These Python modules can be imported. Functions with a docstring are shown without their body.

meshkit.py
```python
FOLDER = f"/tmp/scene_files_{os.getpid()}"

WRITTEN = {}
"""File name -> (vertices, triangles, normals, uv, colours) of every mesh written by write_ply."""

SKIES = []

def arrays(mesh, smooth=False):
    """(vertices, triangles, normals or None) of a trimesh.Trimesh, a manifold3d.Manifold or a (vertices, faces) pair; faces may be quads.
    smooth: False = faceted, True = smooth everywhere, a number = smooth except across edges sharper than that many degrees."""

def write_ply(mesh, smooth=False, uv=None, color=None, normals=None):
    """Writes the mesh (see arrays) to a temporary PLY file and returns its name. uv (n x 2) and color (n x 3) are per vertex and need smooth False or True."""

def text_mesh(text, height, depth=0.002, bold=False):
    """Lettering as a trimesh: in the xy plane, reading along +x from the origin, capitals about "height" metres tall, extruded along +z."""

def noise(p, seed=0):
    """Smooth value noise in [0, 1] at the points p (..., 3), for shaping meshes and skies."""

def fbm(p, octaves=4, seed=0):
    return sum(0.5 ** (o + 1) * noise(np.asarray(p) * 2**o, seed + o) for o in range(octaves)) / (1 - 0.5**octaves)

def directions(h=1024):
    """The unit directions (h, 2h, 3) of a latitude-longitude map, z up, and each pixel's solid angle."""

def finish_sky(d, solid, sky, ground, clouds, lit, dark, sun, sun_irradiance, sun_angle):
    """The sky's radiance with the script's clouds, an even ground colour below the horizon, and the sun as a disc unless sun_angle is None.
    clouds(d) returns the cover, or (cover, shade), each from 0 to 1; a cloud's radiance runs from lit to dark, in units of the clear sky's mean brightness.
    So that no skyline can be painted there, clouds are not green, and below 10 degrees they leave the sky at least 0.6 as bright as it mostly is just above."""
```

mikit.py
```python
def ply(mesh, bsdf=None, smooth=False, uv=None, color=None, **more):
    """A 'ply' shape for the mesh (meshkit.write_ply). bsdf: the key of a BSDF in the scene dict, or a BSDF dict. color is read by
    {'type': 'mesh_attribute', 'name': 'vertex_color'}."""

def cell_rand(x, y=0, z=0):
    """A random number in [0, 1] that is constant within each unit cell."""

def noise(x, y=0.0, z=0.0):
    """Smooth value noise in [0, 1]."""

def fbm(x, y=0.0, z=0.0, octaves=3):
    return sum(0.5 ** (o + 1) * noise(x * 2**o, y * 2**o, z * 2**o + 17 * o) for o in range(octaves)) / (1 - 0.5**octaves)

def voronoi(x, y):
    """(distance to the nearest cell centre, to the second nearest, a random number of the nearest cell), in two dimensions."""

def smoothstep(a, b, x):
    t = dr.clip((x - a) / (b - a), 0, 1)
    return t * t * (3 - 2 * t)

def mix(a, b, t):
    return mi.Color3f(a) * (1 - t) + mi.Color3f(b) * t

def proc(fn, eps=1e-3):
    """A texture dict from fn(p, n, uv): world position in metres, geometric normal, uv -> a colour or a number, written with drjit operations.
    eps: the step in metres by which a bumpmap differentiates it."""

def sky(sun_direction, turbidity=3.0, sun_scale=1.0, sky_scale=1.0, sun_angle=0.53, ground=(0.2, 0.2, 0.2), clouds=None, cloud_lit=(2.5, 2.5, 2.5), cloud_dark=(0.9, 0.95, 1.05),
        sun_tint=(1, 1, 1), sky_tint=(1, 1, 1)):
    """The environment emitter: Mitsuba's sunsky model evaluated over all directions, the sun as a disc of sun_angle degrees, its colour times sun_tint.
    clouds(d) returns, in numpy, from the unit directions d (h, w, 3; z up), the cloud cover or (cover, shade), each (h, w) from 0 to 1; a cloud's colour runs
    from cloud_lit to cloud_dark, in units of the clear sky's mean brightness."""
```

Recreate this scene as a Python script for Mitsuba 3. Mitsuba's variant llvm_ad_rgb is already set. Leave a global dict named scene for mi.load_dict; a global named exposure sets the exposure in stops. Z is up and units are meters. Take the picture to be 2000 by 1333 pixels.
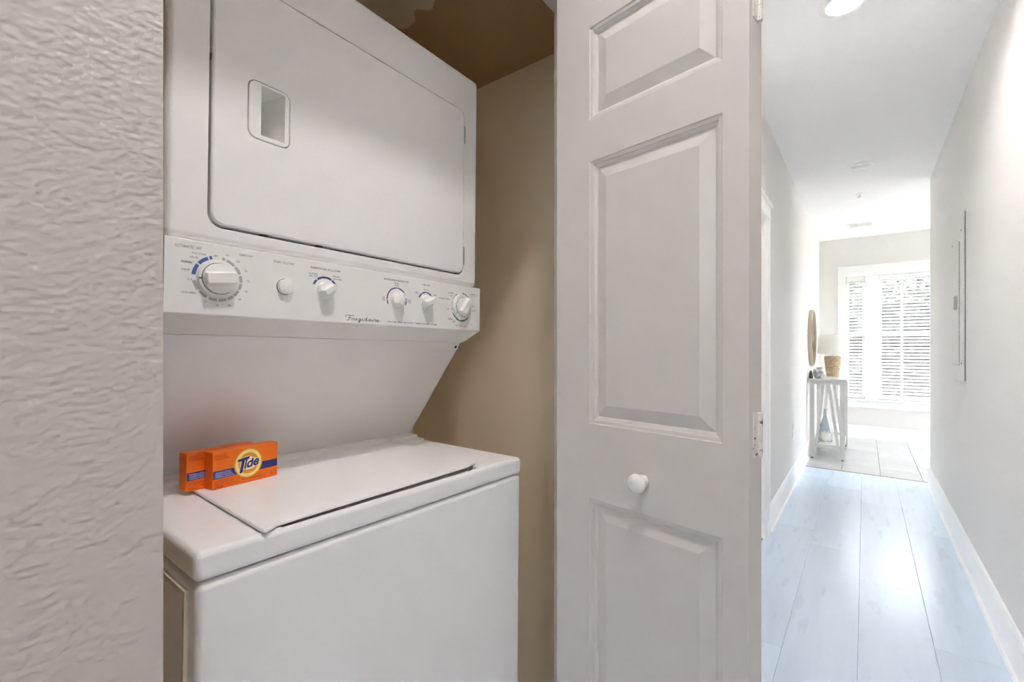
import math, random
import numpy as np
import trimesh
import manifold3d as m3
import drjit as dr
import mitsuba as mi
import mikit, meshkit
from mikit import proc, noise, fbm, smoothstep, mix
from shapely.geometry import Polygon, LineString, Point
from shapely.geometry import box as sbox
from shapely import affinity, union_all

T = mi.ScalarTransform4f
random.seed(7)
rng = np.random.default_rng(7)
scene, labels = {}, {}

# ------------------------------------------------------------------ camera, sky, exposure
CAM_H, FOCAL, YAW = 1.2365, 892.47, math.radians(37.666)
c, s = math.cos(YAW), math.sin(YAW)
scene['camera'] = {'type': 'perspective', 'fov': math.degrees(2 * math.atan(1000 / FOCAL)), 'fov_axis': 'x',
                   'principal_point_offset_y': (655.2 - 666.5) / 1333, 'near_clip': 0.02, 'far_clip': 500,
                   'to_world': T().look_at(origin=[0, 0, CAM_H], target=[c, s, CAM_H], up=[0, 0, 1])}
SKY_GAIN = 6.3
LAMP = 1.0
scene['sky'] = mikit.sky((0.1, 0.85, 0.6), turbidity=4.0, sun_scale=0.25 * SKY_GAIN, sky_scale=1.0 * SKY_GAIN, ground=(0.30, 0.31, 0.28),
                         clouds=lambda d: 0.55 + 0.35 * meshkit.fbm(d * 3.0, 4, 3), cloud_lit=(1.5, 1.5, 1.5), cloud_dark=(1.0, 1.02, 1.05))
exposure = 4.0
LAMP_COLOR = (1.0, 0.965, 0.95)

# ------------------------------------------------------------------ materials
def col(r, g, b): return {'type': 'rgb', 'value': [r, g, b]}
def two(b): return {'type': 'twosided', 'bsdf': b}
def pr(base, rough=0.5, **k):
    base = col(*base) if isinstance(base, tuple) else base
    return two({'type': 'principled', 'base_color': base, 'roughness': rough, **k})
def bump(b, fn, scale, eps=1e-3):
    return two({'type': 'bumpmap', 'arbitrary': proc(fn, eps), 'scale': scale, 'bsdf': b['bsdf']})

def orange_peel(p, n, uv):
    return noise(p.x * 310, p.y * 310, p.z * 330) + 0.9 * noise(p.x * 165 + 9, p.y * 165, p.z * 190)
M = {
    'wall_paint_shaded': bump(pr((0.485, 0.44, 0.405), 0.55, specular=0.35), orange_peel, 0.0007),  # same wall as the hall, its dimmer light put into a darker colour
    'hall_paint': pr((0.745, 0.725, 0.70), 0.5, specular=0.35),
    'closet_paint': pr((0.90, 0.775, 0.59), 0.55, specular=0.3),
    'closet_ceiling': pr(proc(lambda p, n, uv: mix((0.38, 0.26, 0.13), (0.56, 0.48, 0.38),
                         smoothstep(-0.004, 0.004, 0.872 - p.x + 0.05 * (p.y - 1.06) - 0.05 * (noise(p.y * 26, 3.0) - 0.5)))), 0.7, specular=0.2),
    'ceiling_paint': pr((0.90, 0.90, 0.90), 0.7, specular=0.2),
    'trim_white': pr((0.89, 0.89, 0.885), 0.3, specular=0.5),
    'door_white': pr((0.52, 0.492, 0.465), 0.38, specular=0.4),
    'knob_white': pr((0.66, 0.64, 0.61), 0.3, specular=0.5),
    'shade_grey': pr((0.22, 0.22, 0.22), 0.6),  # grey for painted shade around the electrical panel
    'painted_hinge': pr(proc(lambda p, n, uv: mix((0.60, 0.565, 0.525), (0.14, 0.10, 0.08),
                        smoothstep(0.66, 0.72, fbm(p.x * 130, p.y * 130, p.z * 190, 3)))), 0.45),
    'enamel': pr((0.82, 0.812, 0.81), 0.22, specular=0.5, clearcoat=0.4, clearcoat_gloss=0.9),
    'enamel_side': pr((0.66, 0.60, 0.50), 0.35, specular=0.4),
    'plastic_white': pr((0.82, 0.815, 0.80), 0.28, specular=0.45),
    'plastic_grey': pr((0.70, 0.695, 0.68), 0.32, specular=0.45),
    'dark': pr((0.03, 0.028, 0.026), 0.6),
    'hinge_metal': pr((0.35, 0.36, 0.35), 0.4, metallic=0.8),
    'ink_dark': pr((0.10, 0.10, 0.115), 0.5),
    'ink_black': pr((0.02, 0.02, 0.025), 0.5),
    'ink_blue': pr((0.055, 0.11, 0.33), 0.45),
    'ink_navy': pr((0.05, 0.07, 0.20), 0.45),
    'ink_grey': pr((0.40, 0.40, 0.41), 0.5),
    'ink_green': pr((0.02, 0.13, 0.08), 0.5),
    'ink_red': pr((0.45, 0.02, 0.01), 0.5),
    'box_orange': pr((0.86, 0.165, 0.005), 0.35, specular=0.4),
    'box_navy': pr((0.022, 0.018, 0.16), 0.35),
    'box_yellow': pr((0.95, 0.72, 0.22), 0.4),
    'box_amber': pr((0.66, 0.30, 0.04), 0.4),
    'box_cream': pr((0.95, 0.80, 0.45), 0.4),
    'ink_lilac': pr((0.55, 0.52, 0.85), 0.5),
    'plank_dark': pr((0.20, 0.22, 0.25), 0.7),
    'grout': pr((0.42, 0.41, 0.39), 0.8),
    'console_paint': pr(proc(lambda p, n, uv: mix((0.55, 0.545, 0.52), (0.63, 0.625, 0.605), fbm(p.x * 30, p.y * 30, p.z * 6, 3))), 0.5),
    'mirror_wood': pr((0.52, 0.45, 0.34), 0.5),
    'mirror_glass': two({'type': 'roughconductor', 'material': 'Ag', 'alpha': 0.01}),
    'rattan': pr(proc(lambda p, n, uv: mix((0.38, 0.28, 0.17), (0.72, 0.59, 0.42), smoothstep(0.3, 0.7, noise(p.x * 120, p.y * 120, p.z * 260)))), 0.7),
    'lamp_shade': {'type': 'twosided', 'bsdf': {'type': 'principled', 'base_color': col(0.88, 0.86, 0.83), 'roughness': 0.8}},
    'silver_glass': pr(proc(lambda p, n, uv: mix((0.40, 0.40, 0.41), (0.80, 0.80, 0.80), smoothstep(0.35, 0.7, fbm(p.x * 50, p.y * 50, p.z * 40, 3)))), 0.25, metallic=0.5),
    'bottle_glass': pr((0.36, 0.41, 0.42), 0.12, specular=0.7),
    'coral_white': pr((0.82, 0.80, 0.76), 0.7),
    'bead_black': pr((0.03, 0.03, 0.03), 0.3),
    'dark_green': pr((0.06, 0.07, 0.05), 0.5),
    'blind_white': pr((0.86, 0.86, 0.85), 0.4),
    'pane': {'type': 'thindielectric', 'int_ior': 1.5},
    'can_metal': pr((0.75, 0.75, 0.75), 0.3, metallic=0.3),
    'foliage': two({'type': 'diffuse', 'reflectance': col(0.23, 0.25, 0.22)}),
    'hedge_leaf': two({'type': 'diffuse', 'reflectance': col(0.105, 0.11, 0.105)}),
    'bark': pr((0.22, 0.17, 0.12), 0.8),
    'paving': pr((0.33, 0.335, 0.31), 0.9),
    'threshold': pr((0.30, 0.29, 0.28), 0.35, metallic=0.5),
}
def plank_mat(tone):
    def fn(p, n, uv):
        g = fbm(p.x * 2.2 + 31 * tone, p.y * 38 + 7 * tone, 0.0, 4)
        v = fbm(p.x * 0.9 + 5 * tone, p.y * 5, 2.0, 3)
        knots = smoothstep(0.70, 0.78, fbm(p.x * 5 + 3 * tone, p.y * 24, 5.0, 3))
        base = mix((0.50, 0.605, 0.73), (0.60, 0.70, 0.82), dr.clip(0.55 * g + 0.5 * v, 0, 1))
        return mix(base, (0.42, 0.50, 0.62), 0.3 * knots) * (0.95 + 0.1 * tone)
    return pr(proc(fn), 0.24, specular=1.0, clearcoat=1.0, clearcoat_gloss=0.7)
for i in range(3): M[f'plank_{i}'] = plank_mat(i / 2)
for i in range(2):
    M[f'tile_{i}'] = pr(proc((lambda k: lambda p, n, uv: mix((0.45 + .03 * k, 0.445 + .03 * k, 0.435 + .03 * k), (0.53, 0.525, 0.52), fbm(p.x * 7 + k, p.y * 7, 1.0, 3)))(i)), 0.3)
for k, v in M.items(): scene['mat_' + k] = v

# ------------------------------------------------------------------ helpers
def add(key, mesh, mat, smooth=False, to_world=None, **more):
    base, n = key, 0
    while key in scene:
        n += 1
        key = f'{base}_{n:03d}'
    kw = dict(more)
    if to_world is not None: kw['to_world'] = to_world
    scene[key] = mikit.ply(mesh, 'mat_' + mat, smooth, **kw)
    return key
def share(key, src, to_world):
    base, n = key, 0
    while key in scene:
        n += 1
        key = f'{base}_{n:03d}'
    scene[key] = {**src, 'to_world': to_world}
    return key
def thing(key, label, cat, group=None, kind=None):
    base, n = key, 0
    while key in labels:
        n += 1
        key = f'{base}_{n:03d}'
    labels[key] = {'label': label, 'category': cat}
    if group: labels[key]['group'] = group
    if kind: labels[key]['kind'] = kind
    return key
def struct(key, label=None, cat=None):
    labels[key] = {'kind': 'structure'}
    if label: labels[key]['label'] = label
    if cat: labels[key]['category'] = cat
    return key
def plabel(key, label): labels[key] = {'label': label}; return key

def tm(v, f):
    m = trimesh.Trimesh(np.asarray(v, float), np.asarray(f, int), process=False)
    if m.volume < 0: m.invert()
    return m
def box(x0, x1, y0, y1, z0, z1):
    m = trimesh.creation.box((x1 - x0, y1 - y0, z1 - z0))
    m.apply_translation(((x0 + x1) / 2, (y0 + y1) / 2, (z0 + z1) / 2))
    return m
def join(*ms): return trimesh.util.concatenate(list(ms))
def man(mesh):
    mesh = mesh.copy(); mesh.merge_vertices()
    return m3.Manifold(m3.Mesh(vert_properties=np.asarray(mesh.vertices, np.float32), tri_verts=np.asarray(mesh.faces, np.uint32)))
def unman(m):
    q = m.to_mesh()
    return trimesh.Trimesh(q.vert_properties[:, :3], q.tri_verts, process=False)
def diff(a, *bs):
    a = man(a)
    for b in bs: a = a - man(b)
    return unman(a)
def rbox(x0, x1, y0, y1, z0, z1, r, seg=16):
    sp = m3.Manifold.sphere(r, seg)
    return unman(m3.Manifold.batch_hull([sp.translate([x, y, z]) for x in (x0 + r, x1 - r) for y in (y0 + r, y1 - r) for z in (z0 + r, z1 - r)]))
def rr(x0, x1, y0, y1, r, n=5):
    r = max(min(r, (x1 - x0) / 2 - 1e-5, (y1 - y0) / 2 - 1e-5), 1e-5)
    out = []
    for cx, cy, a0 in ((x1 - r, y0 + r, -90), (x1 - r, y1 - r, 0), (x0 + r, y1 - r, 90), (x0 + r, y0 + r, 180)):
        for k in range(n + 1):
            a = math.radians(a0 + 90 * k / n)
            out.append((cx + r * math.cos(a), cy + r * math.sin(a)))
    return np.array(out)
def loft(rings, cap=True):
    N = len(rings[0]); v = np.vstack(rings); f = []
    for i in range(len(rings) - 1):
        a, b = i * N, (i + 1) * N
        for k in range(N):
            l = (k + 1) % N
            f += [[a + k, a + l, b + l], [a + k, b + l, b + k]]
    if cap:
        n0 = len(v); v = np.vstack([v, rings[0].mean(0), rings[-1].mean(0)])
        e = (len(rings) - 1) * N
        for k in range(N):
            l = (k + 1) % N
            f += [[n0, l, k], [n0 + 1, e + k, e + l]]
    return tm(v, f)
def plate(x0, x1, z0, z1, r, sections, n=5):
    """Rounded plate lying in XZ; sections = [(inset, y), ...] from the back to the front."""
    rings = []
    for ins, y in sections:
        q = rr(x0 + ins, x1 - ins, z0 + ins, z1 - ins, max(r - ins, 2e-5) if r > 1e-4 else 2e-5, n if r > 1e-4 else 1)
        rings.append(np.column_stack([q[:, 0], np.full(len(q), y), q[:, 1]]))
    return loft(rings)
def lathe(profile, n=32, center=(0, 0, 0), axis='z'):
    """profile [(r, h)]; r at ends may be 0."""
    a = np.linspace(0, 2 * math.pi, n, endpoint=False)
    rings = []
    for r, h in profile:
        r = max(r, 1e-5)
        p = np.column_stack([r * np.cos(a), r * np.sin(a), np.full(n, h)])
        if axis == '-y': p = np.column_stack([p[:, 0], -p[:, 2], p[:, 1]])
        if axis == '-z': p = np.column_stack([p[:, 0], -p[:, 1], -p[:, 2]])
        rings.append(p + np.array(center))
    return loft(rings)
def extrude_x(poly_yz, x0, x1):
    m = trimesh.creation.extrude_polygon(Polygon(poly_yz), x1 - x0, engine='earcut')
    v = m.vertices.copy()
    m.vertices = np.column_stack([v[:, 2] + x0, v[:, 0], v[:, 1]])
    if m.volume < 0: m.invert()
    return m
def extrude_xz(poly, y_front, depth):
    """shapely polygon in XZ, front face at y_front, thickness going to +y."""
    out = []
    for g in getattr(poly, 'geoms', [poly]):
        if g.area < 1e-10: continue
        m = trimesh.creation.extrude_polygon(g, depth, engine='earcut')
        v = m.vertices.copy()
        m.vertices = np.column_stack([v[:, 0], y_front + depth - v[:, 2], v[:, 1]])
        if m.volume < 0: m.invert()
        out.append(m)
    return join(*out)
def tube(pts, r, n=8):
    pts = np.asarray(pts, float); rings = []
    for i, p in enumerate(pts):
        d = pts[min(i + 1, len(pts) - 1)] - pts[max(i - 1, 0)]; d /= np.linalg.norm(d)
        u = np.cross(d, [0.3, 0.2, 0.93] if abs(d[2]) < 0.9 else [1, 0, 0]); u /= np.linalg.norm(u); w = np.cross(d, u)
        a = np.linspace(0, 2 * math.pi, n, endpoint=False)
        rings.append(p + r * (np.cos(a)[:, None] * u + np.sin(a)[:, None] * w))
    return loft(rings)
def bar(p, q, wx, wy):
    """square bar between two points, wx across (horizontal x), wy in the other direction."""
    p, q = np.array(p, float), np.array(q, float)
    d = (q - p) / np.linalg.norm(q - p); u = np.array([1.0, 0, 0]); w = np.cross(d, u); w /= np.linalg.norm(w)
    ring = lambda o: np.array([o + a * wx / 2 * u + b * wy / 2 * w for a, b in ((-1, -1), (1, -1), (1, 1), (-1, 1))])
    return loft([ring(p), ring(q)])
def disc_poly(x, z, r, n=24): return Point(x, z).buffer(r, quad_segs=n // 4)
def arc_poly(x, z, r0, r1, a0, a1, round_=False):
    a = np.radians(np.linspace(a0, a1, max(3, int(abs(a1 - a0) / 4) + 2)))
    rm = (r0 + r1) / 2
    return LineString(np.column_stack([x + rm * np.cos(a), z + rm * np.sin(a)])).buffer((r1 - r0) / 2, cap_style='round' if round_ else 'flat', quad_segs=3)
def text_flat(t, height, bold=False):
    return meshkit.text_mesh(t, height, 0.0003, bold)
def text_xz(t, x0, x1, z, h, y_front, bold=False, depth=0.00025):
    """Lettering fitted between x0 and x1 on a plane facing -y."""
    m = text_flat(t, h, bold)
    v = m.vertices
    w = v[:, 0].max() - v[:, 0].min()
    sx = (x1 - x0) / w if x1 is not None else 1
    m.vertices = np.column_stack([x0 + (v[:, 0] - v[:, 0].min()) * sx, y_front - v[:, 2] / 0.0003 * depth, z - h / 2 + v[:, 1]])
    if m.volume < 0: m.invert()
    return m
def text_poly(t, h, bold=False):
    m = text_flat(t, h, bold)
    tri = m.vertices[m.faces][:, :, :2]
    up = m.face_normals[:, 2] > 0.9
    return union_all([Polygon(q).buffer(1e-6) for q in tri[up]])

# ------------------------------------------------------------------ the setting
YL, YR, XF, ZC = 0.510, -0.458, 7.78, 2.724          # hall side walls, far wall, ceiling
X0 = -2.1                                             # end of the hall behind the camera
OPEN0, OPEN1, HEAD = 0.1365, 0.985, 2.086              # closet opening
WT = 0.115
YROOM = -2.4

struct('wall_left', 'textured wall beside the washer closet and along the hallway, shade painted in as darker greige', 'wall')
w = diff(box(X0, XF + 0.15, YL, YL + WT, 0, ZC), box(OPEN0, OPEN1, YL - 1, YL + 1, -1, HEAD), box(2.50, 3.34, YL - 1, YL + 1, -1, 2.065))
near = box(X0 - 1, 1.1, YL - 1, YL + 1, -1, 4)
add('wall_left', unman(man(w) ^ man(near)), 'wall_paint_shaded')
struct('wall_hall_left', 'left wall of the hallway beyond the folded door, same pale paint without the added shade', 'wall')
add('wall_hall_left', diff(w, near), 'hall_paint')
struct('wall_right', 'pale greige wall on the right of the hallway', 'wall')
add('wall_right', box(X0, 5.46, YR - 0.12, YR, 0, ZC), 'hall_paint')
struct('wall_back'); add('wall_back', diff(box(X0 - 0.1, X0, YR - 0.12, YL + WT, 0, ZC), box(X0 - 1, X0 + 1, -0.40, 0.45, 1.62, 2.40)), 'hall_paint')
struct('window_3')                                     # high window added behind the camera, out of view, for fill daylight
w3 = lambda a, b, c_, d_: box(X0 - 0.07, X0 - 0.03, a, b, c_, d_)
add('window_3__frame', join(w3(-0.40, -0.34, 1.62, 2.40), w3(0.39, 0.45, 1.62, 2.40), w3(-0.34, 0.39, 1.62, 1.68), w3(-0.34, 0.39, 2.32, 2.40)), 'trim_white')
add('window_3__pane', (np.array([[X0 - 0.05, -0.34, 1.68], [X0 - 0.05, 0.39, 1.68], [X0 - 0.05, 0.39, 2.32], [X0 - 0.05, -0.34, 2.32]]), np.array([[0, 1, 2], [0, 2, 3]])), 'pane')
struct('wall_far', 'pale far wall with the window at the end of the hallway', 'wall')
WY0, WY1, WZ0, WZ1 = -1.25, 0.205, 0.53, 2.19
add('wall_far', diff(box(XF, XF + 0.15, YROOM - 0.1, YL + WT, 0, ZC), box(XF - 1, XF + 1, WY0, WY1, WZ0, WZ1)), 'hall_paint')
struct('wall_entry'); add('wall_entry', diff(box(5.34, XF + 0.15, YROOM - 0.1, YROOM, 0, ZC), box(6.45, 7.55, YROOM - 1, YROOM + 1, 0.25, 2.45)), 'hall_paint')
struct('window_2')  # added out of view and sized to bring daylight into the entry
w2 = lambda a, b, c_, d_: box(a, b, YROOM - 0.07, YROOM - 0.03, c_, d_)
add('window_2__sash', join(w2(6.45, 6.51, 0.25, 2.45), w2(7.49, 7.55, 0.25, 2.45), w2(6.97, 7.03, 0.31, 2.39), w2(6.51, 7.49, 0.25, 0.31), w2(6.51, 7.49, 2.39, 2.45)), 'trim_white')
for a, b in ((6.51, 6.97), (7.03, 7.49)):
    add('window_2__pane', (np.array([[a, YROOM - 0.05, 0.31], [b, YROOM - 0.05, 0.31], [b, YROOM - 0.05, 2.39], [a, YROOM - 0.05, 2.39]]), np.array([[0, 1, 2], [0, 2, 3]])), 'pane')
struct('wall_entry_back'); add('wall_entry_back', box(5.34, 5.46, YROOM, YR - 0.12, 0, ZC), 'hall_paint')
# closet
CX0, CX1, CY1, CZ = -0.13, 1.25, 1.48, 2.183
struct('wall_closet_left'); add('wall_closet_left', box(CX0 - 0.1, CX0, YL + WT, CY1 + 0.1, 0, 2.5), 'closet_paint')
struct('wall_closet_right', 'tan closet wall to the right of the stacked washer and dryer', 'wall')
add('wall_closet_right', box(CX1, CX1 + 0.1, YL + WT, CY1 + 0.1, 0, 2.5), 'closet_paint')
struct('wall_closet_back'); add('wall_closet_back', box(CX0, CX1, CY1, CY1 + 0.1, 0, 2.5), 'closet_paint')
struct('ceiling_closet', 'brown shaded closet ceiling above the dryer', 'ceiling')
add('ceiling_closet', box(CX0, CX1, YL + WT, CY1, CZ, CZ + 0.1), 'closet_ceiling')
struct('baseboard_closet'); add('baseboard_closet', extrude_x([(0, 0), (0.014, 0), (0.014, 0.075), (0.006, 0.09), (0, 0.09)], 0, CY1 - YL - WT), 'trim_white',
    to_world=T([[0, -1, 0, CX1], [1, 0, 0, YL + WT], [0, 0, 1, 0], [0, 0, 0, 1]]))
# ceiling with holes for the can lights
CAN_X = [0.27, 2.44, 4.72]
CAN_YS = {0.27: 0.055, 2.44: 0.07, 4.72: 0.025}
CAN_R = 0.072
struct('ceiling', 'white hallway ceiling with recessed lights', 'ceiling')
hall_c = box(X0, 5.46, YR - 0.12, YL + WT, ZC, ZC + 0.14)
entry_c = box(5.46, XF + 0.15, YROOM - 0.1, YL + WT, ZC, ZC + 0.14)
hall_c = diff(hall_c, *[lathe([(CAN_R, -0.05), (CAN_R, 0.2)], 40, (x, CAN_YS[x], ZC)) for x in CAN_X])
add('ceiling', join(hall_c, entry_c), 'ceiling_paint')
# floors
struct('floor', 'pale blue-grey plank floor of the hallway', 'floor')
XT = 5.605
add('floor', join(box(X0, XF, YROOM, YL + WT, -0.10, -0.008), box(CX0, CX1, YL + WT, CY1, -0.10, -0.008)), 'plank_dark')
def chamfered(x0, x1, y0, y1, z0, z1, b):
    rr4 = lambda i, z: np.array([[x0 + i, y0 + i, z], [x1 - i, y0 + i, z], [x1 - i, y1 - i, z], [x0 + i, y1 - i, z]])
    return loft([rr4(0, z0), rr4(0, z1 - b), rr4(b, z1)])
rows = [(YR, -0.226, 2.54), (-0.226, 0.022, 3.05), (0.022, 0.270, 3.42), (0.270, 0.518, 2.16), (0.518, 0.766, 2.9), (0.766, 1.014, 3.7), (1.014, 1.262, 2.3), (1.262, 1.48, 3.2)]
k = 0
for y0, y1, xs in rows:
    xa, xb = (X0, XT - 0.012) if y0 < 0.5 else (CX0, CX1)
    cuts = [x for x in (xs + 1.52 * i for i in range(-6, 6)) if xa + 0.05 < x < xb - 0.05]
    ed = [xa] + cuts + [xb]
    for a, b in zip(ed[:-1], ed[1:]):
        add('floor__plank', chamfered(a + 0.0004, b - 0.0004, y0 + 0.0004, y1 - 0.0004, -0.008, 0, 0.0010), f'plank_{(k * 7 + 3) % 3}')
        k += 1
for i in range(8):
    for j in range(10):
        y1 = 0.49 - 0.3055 * j + 0.001; x0 = XT + 0.016 + 0.3055 * i
        if j == 0: y1 = YL
        yy0 = 0.49 - 0.3055 * (j + 1)
        x1 = min(x0 + 0.3055, XF)
        if y1 < YROOM: continue
        yy0 = max(yy0, YROOM)
        add('floor__tile', chamfered(x0 + 0.002, x1 - 0.002, yy0 + 0.002, y1 - 0.002, -0.008, 0.0, 0.001), f'tile_{(i * 3 + j * 5) % 2}')
t = thing('threshold_strip', 'thin grey metal threshold strip where the planks meet the entry tiles', 'threshold')
add(t, extrude_x([(-0.014, -0.006), (0.014, -0.006), (0.014, 0.001), (0.006, 0.004), (-0.006, 0.004), (-0.014, 0.001)], 0, YL - YR), 'threshold',
    to_world=T([[0, 1, 0, XT], [-1, 0, 0, YL], [0, 0, 1, 0], [0, 0, 0, 1]]))

# baseboards: profile (out from wall, z)
BB = [(0, 0), (0.026, 0), (0.026, 0.008), (0.022, 0.017), (0.0145, 0.021), (0.0145, 0.135), (0.012, 0.142), (0.0125, 0.15), (0.008, 0.163), (0.003, 0.17), (0, 0.172)]
def baseboard(key, p, q):
    """along the wall from p to q (xy), board on the left of the direction p->q."""
    p, q = np.array(p), np.array(q); L = np.linalg.norm(q - p); d = (q - p) / L; nrm = np.array([-d[1], d[0]])
    add(key, extrude_x(BB, 0, L), 'trim_white', to_world=T([[d[0], nrm[0], 0, p[0]], [d[1], nrm[1], 0, p[1]], [0, 0, 1, 0], [0, 0, 0, 1]]))
    if key not in labels: struct(key)
struct('baseboard_right', 'white baseboard along the right hallway wall', 'baseboard')
baseboard('baseboard_right', (X0, YR), (5.474, YR))
struct('baseboard_left', 'white baseboard along the left hallway wall', 'baseboard')
baseboard('baseboard_left', (XF, YL), (3.433, YL))
baseboard('baseboard_closet_side', (2.41, YL), (OPEN1 + 0.09, YL))
struct('baseboard_far', 'white baseboard below the far window', 'baseboard')
baseboard('baseboard_far', (XF, YROOM), (XF, YL))
baseboard('baseboard_corner', (5.46, YR), (5.46, YR - 0.12))
baseboard('baseboard_entry', (5.46, YROOM), (XF, YROOM))

# hall door in the left wall with its casing
struct('trim_1', 'white door casing on the left hallway wall behind the folded door', 'trim')
def casing_leg(y_out, x0, x1, z0, z1):
    return join(chamf_y(x0, x1, z0, z1, y_out, 0.018), )
def chamf_y(x0, x1, z0, z1, y_wall, d):
    r4 = lambda i, y: np.array([[x0 + i, y, z0], [x1 - i, y, z0], [x1 - i, y, z1 - i], [x0 + i, y, z1 - i]])
    return loft([r4(0, y_wall), r4(0, y_wall - d + 0.004), r4(0.004, y_wall - d)])
add('trim_1__casing', join(chamf_y(3.335, 3.43, 0, 2.07, YL, 0.018), chamf_y(3.35, 3.40, 0, 2.07, YL - 0.014, 0.008)), 'trim_white')
add('trim_1__casing', join(chamf_y(2.41, 2.505, 0, 2.07, YL, 0.018), chamf_y(2.44, 2.49, 0, 2.07, YL - 0.014, 0.008)), 'trim_white')
add('trim_1__head_casing', join(chamf_y(2.41, 3.43, 2.068, 2.155, YL, 0.02), chamf_y(2.40, 3.445, 2.15, 2.172, YL, 0.034)), 'trim_white')
add('trim_1__jamb', join(box(3.325, 3.34, YL, YL + WT, 0, 2.065), box(2.5, 2.515, YL, YL + WT, 0, 2.065), box(2.515, 3.325, YL, YL + WT, 2.05, 2.065)), 'trim_white')

# ------------------------------------------------------------------ panel doors
PROF = [(0, 0), (0.0015, 0.0022), (0.0075, 0.0032), (0.0085, 0.0062), (0.0135, 0.0085), (0.0155, 0.0108), (0.040, 0.0028)]   # (inset, depth) of one moulded panel
def leaf_mesh(W, z0, z1, th, panels):
    body = diff(rbox(0, W, 0, th, z0, z1, 0.0022, 12), *[box(a, b, -0.01, 0.0145, c_, d_) for a, b, c_, d_ in panels])
    return body
def panel_mesh(a, b, c_, d_):
    return plate(a, b, c_, d_, 0, [(0, 0.0145)] + PROF)

PANELS = [(0.091, 0.364, 1.707, 1.899), (0.091, 0.364, 1.0775, 1.621), (0.091, 0.364, 0.19, 0.9225)]
W_LEAF, TH = 0.405, 0.034
struct('door_1', 'white panelled bifold closet door folded open with a round knob', 'door')
def frame(ox, oy, ang, flip=False):
    """leaf frame: s axis along (-sin, -cos), depth axis to the right (away from the camera)."""
    a = math.radians(ang); sx, sy = -math.sin(a), -math.cos(a)
    dx, dy = math.cos(a), -math.sin(a)
    m = [[sx, dx, 0, ox], [sy, dy, 0, oy], [0, 0, 1, 0], [0, 0, 0, 1]]
    return T(m)
F1 = frame(0.8654, 0.5429, 9.89)
leaf = leaf_mesh(W_LEAF, 0.018, 2.035, TH, PANELS)
add('door_1__leaf', leaf, 'door_white', 20, F1)
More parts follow.
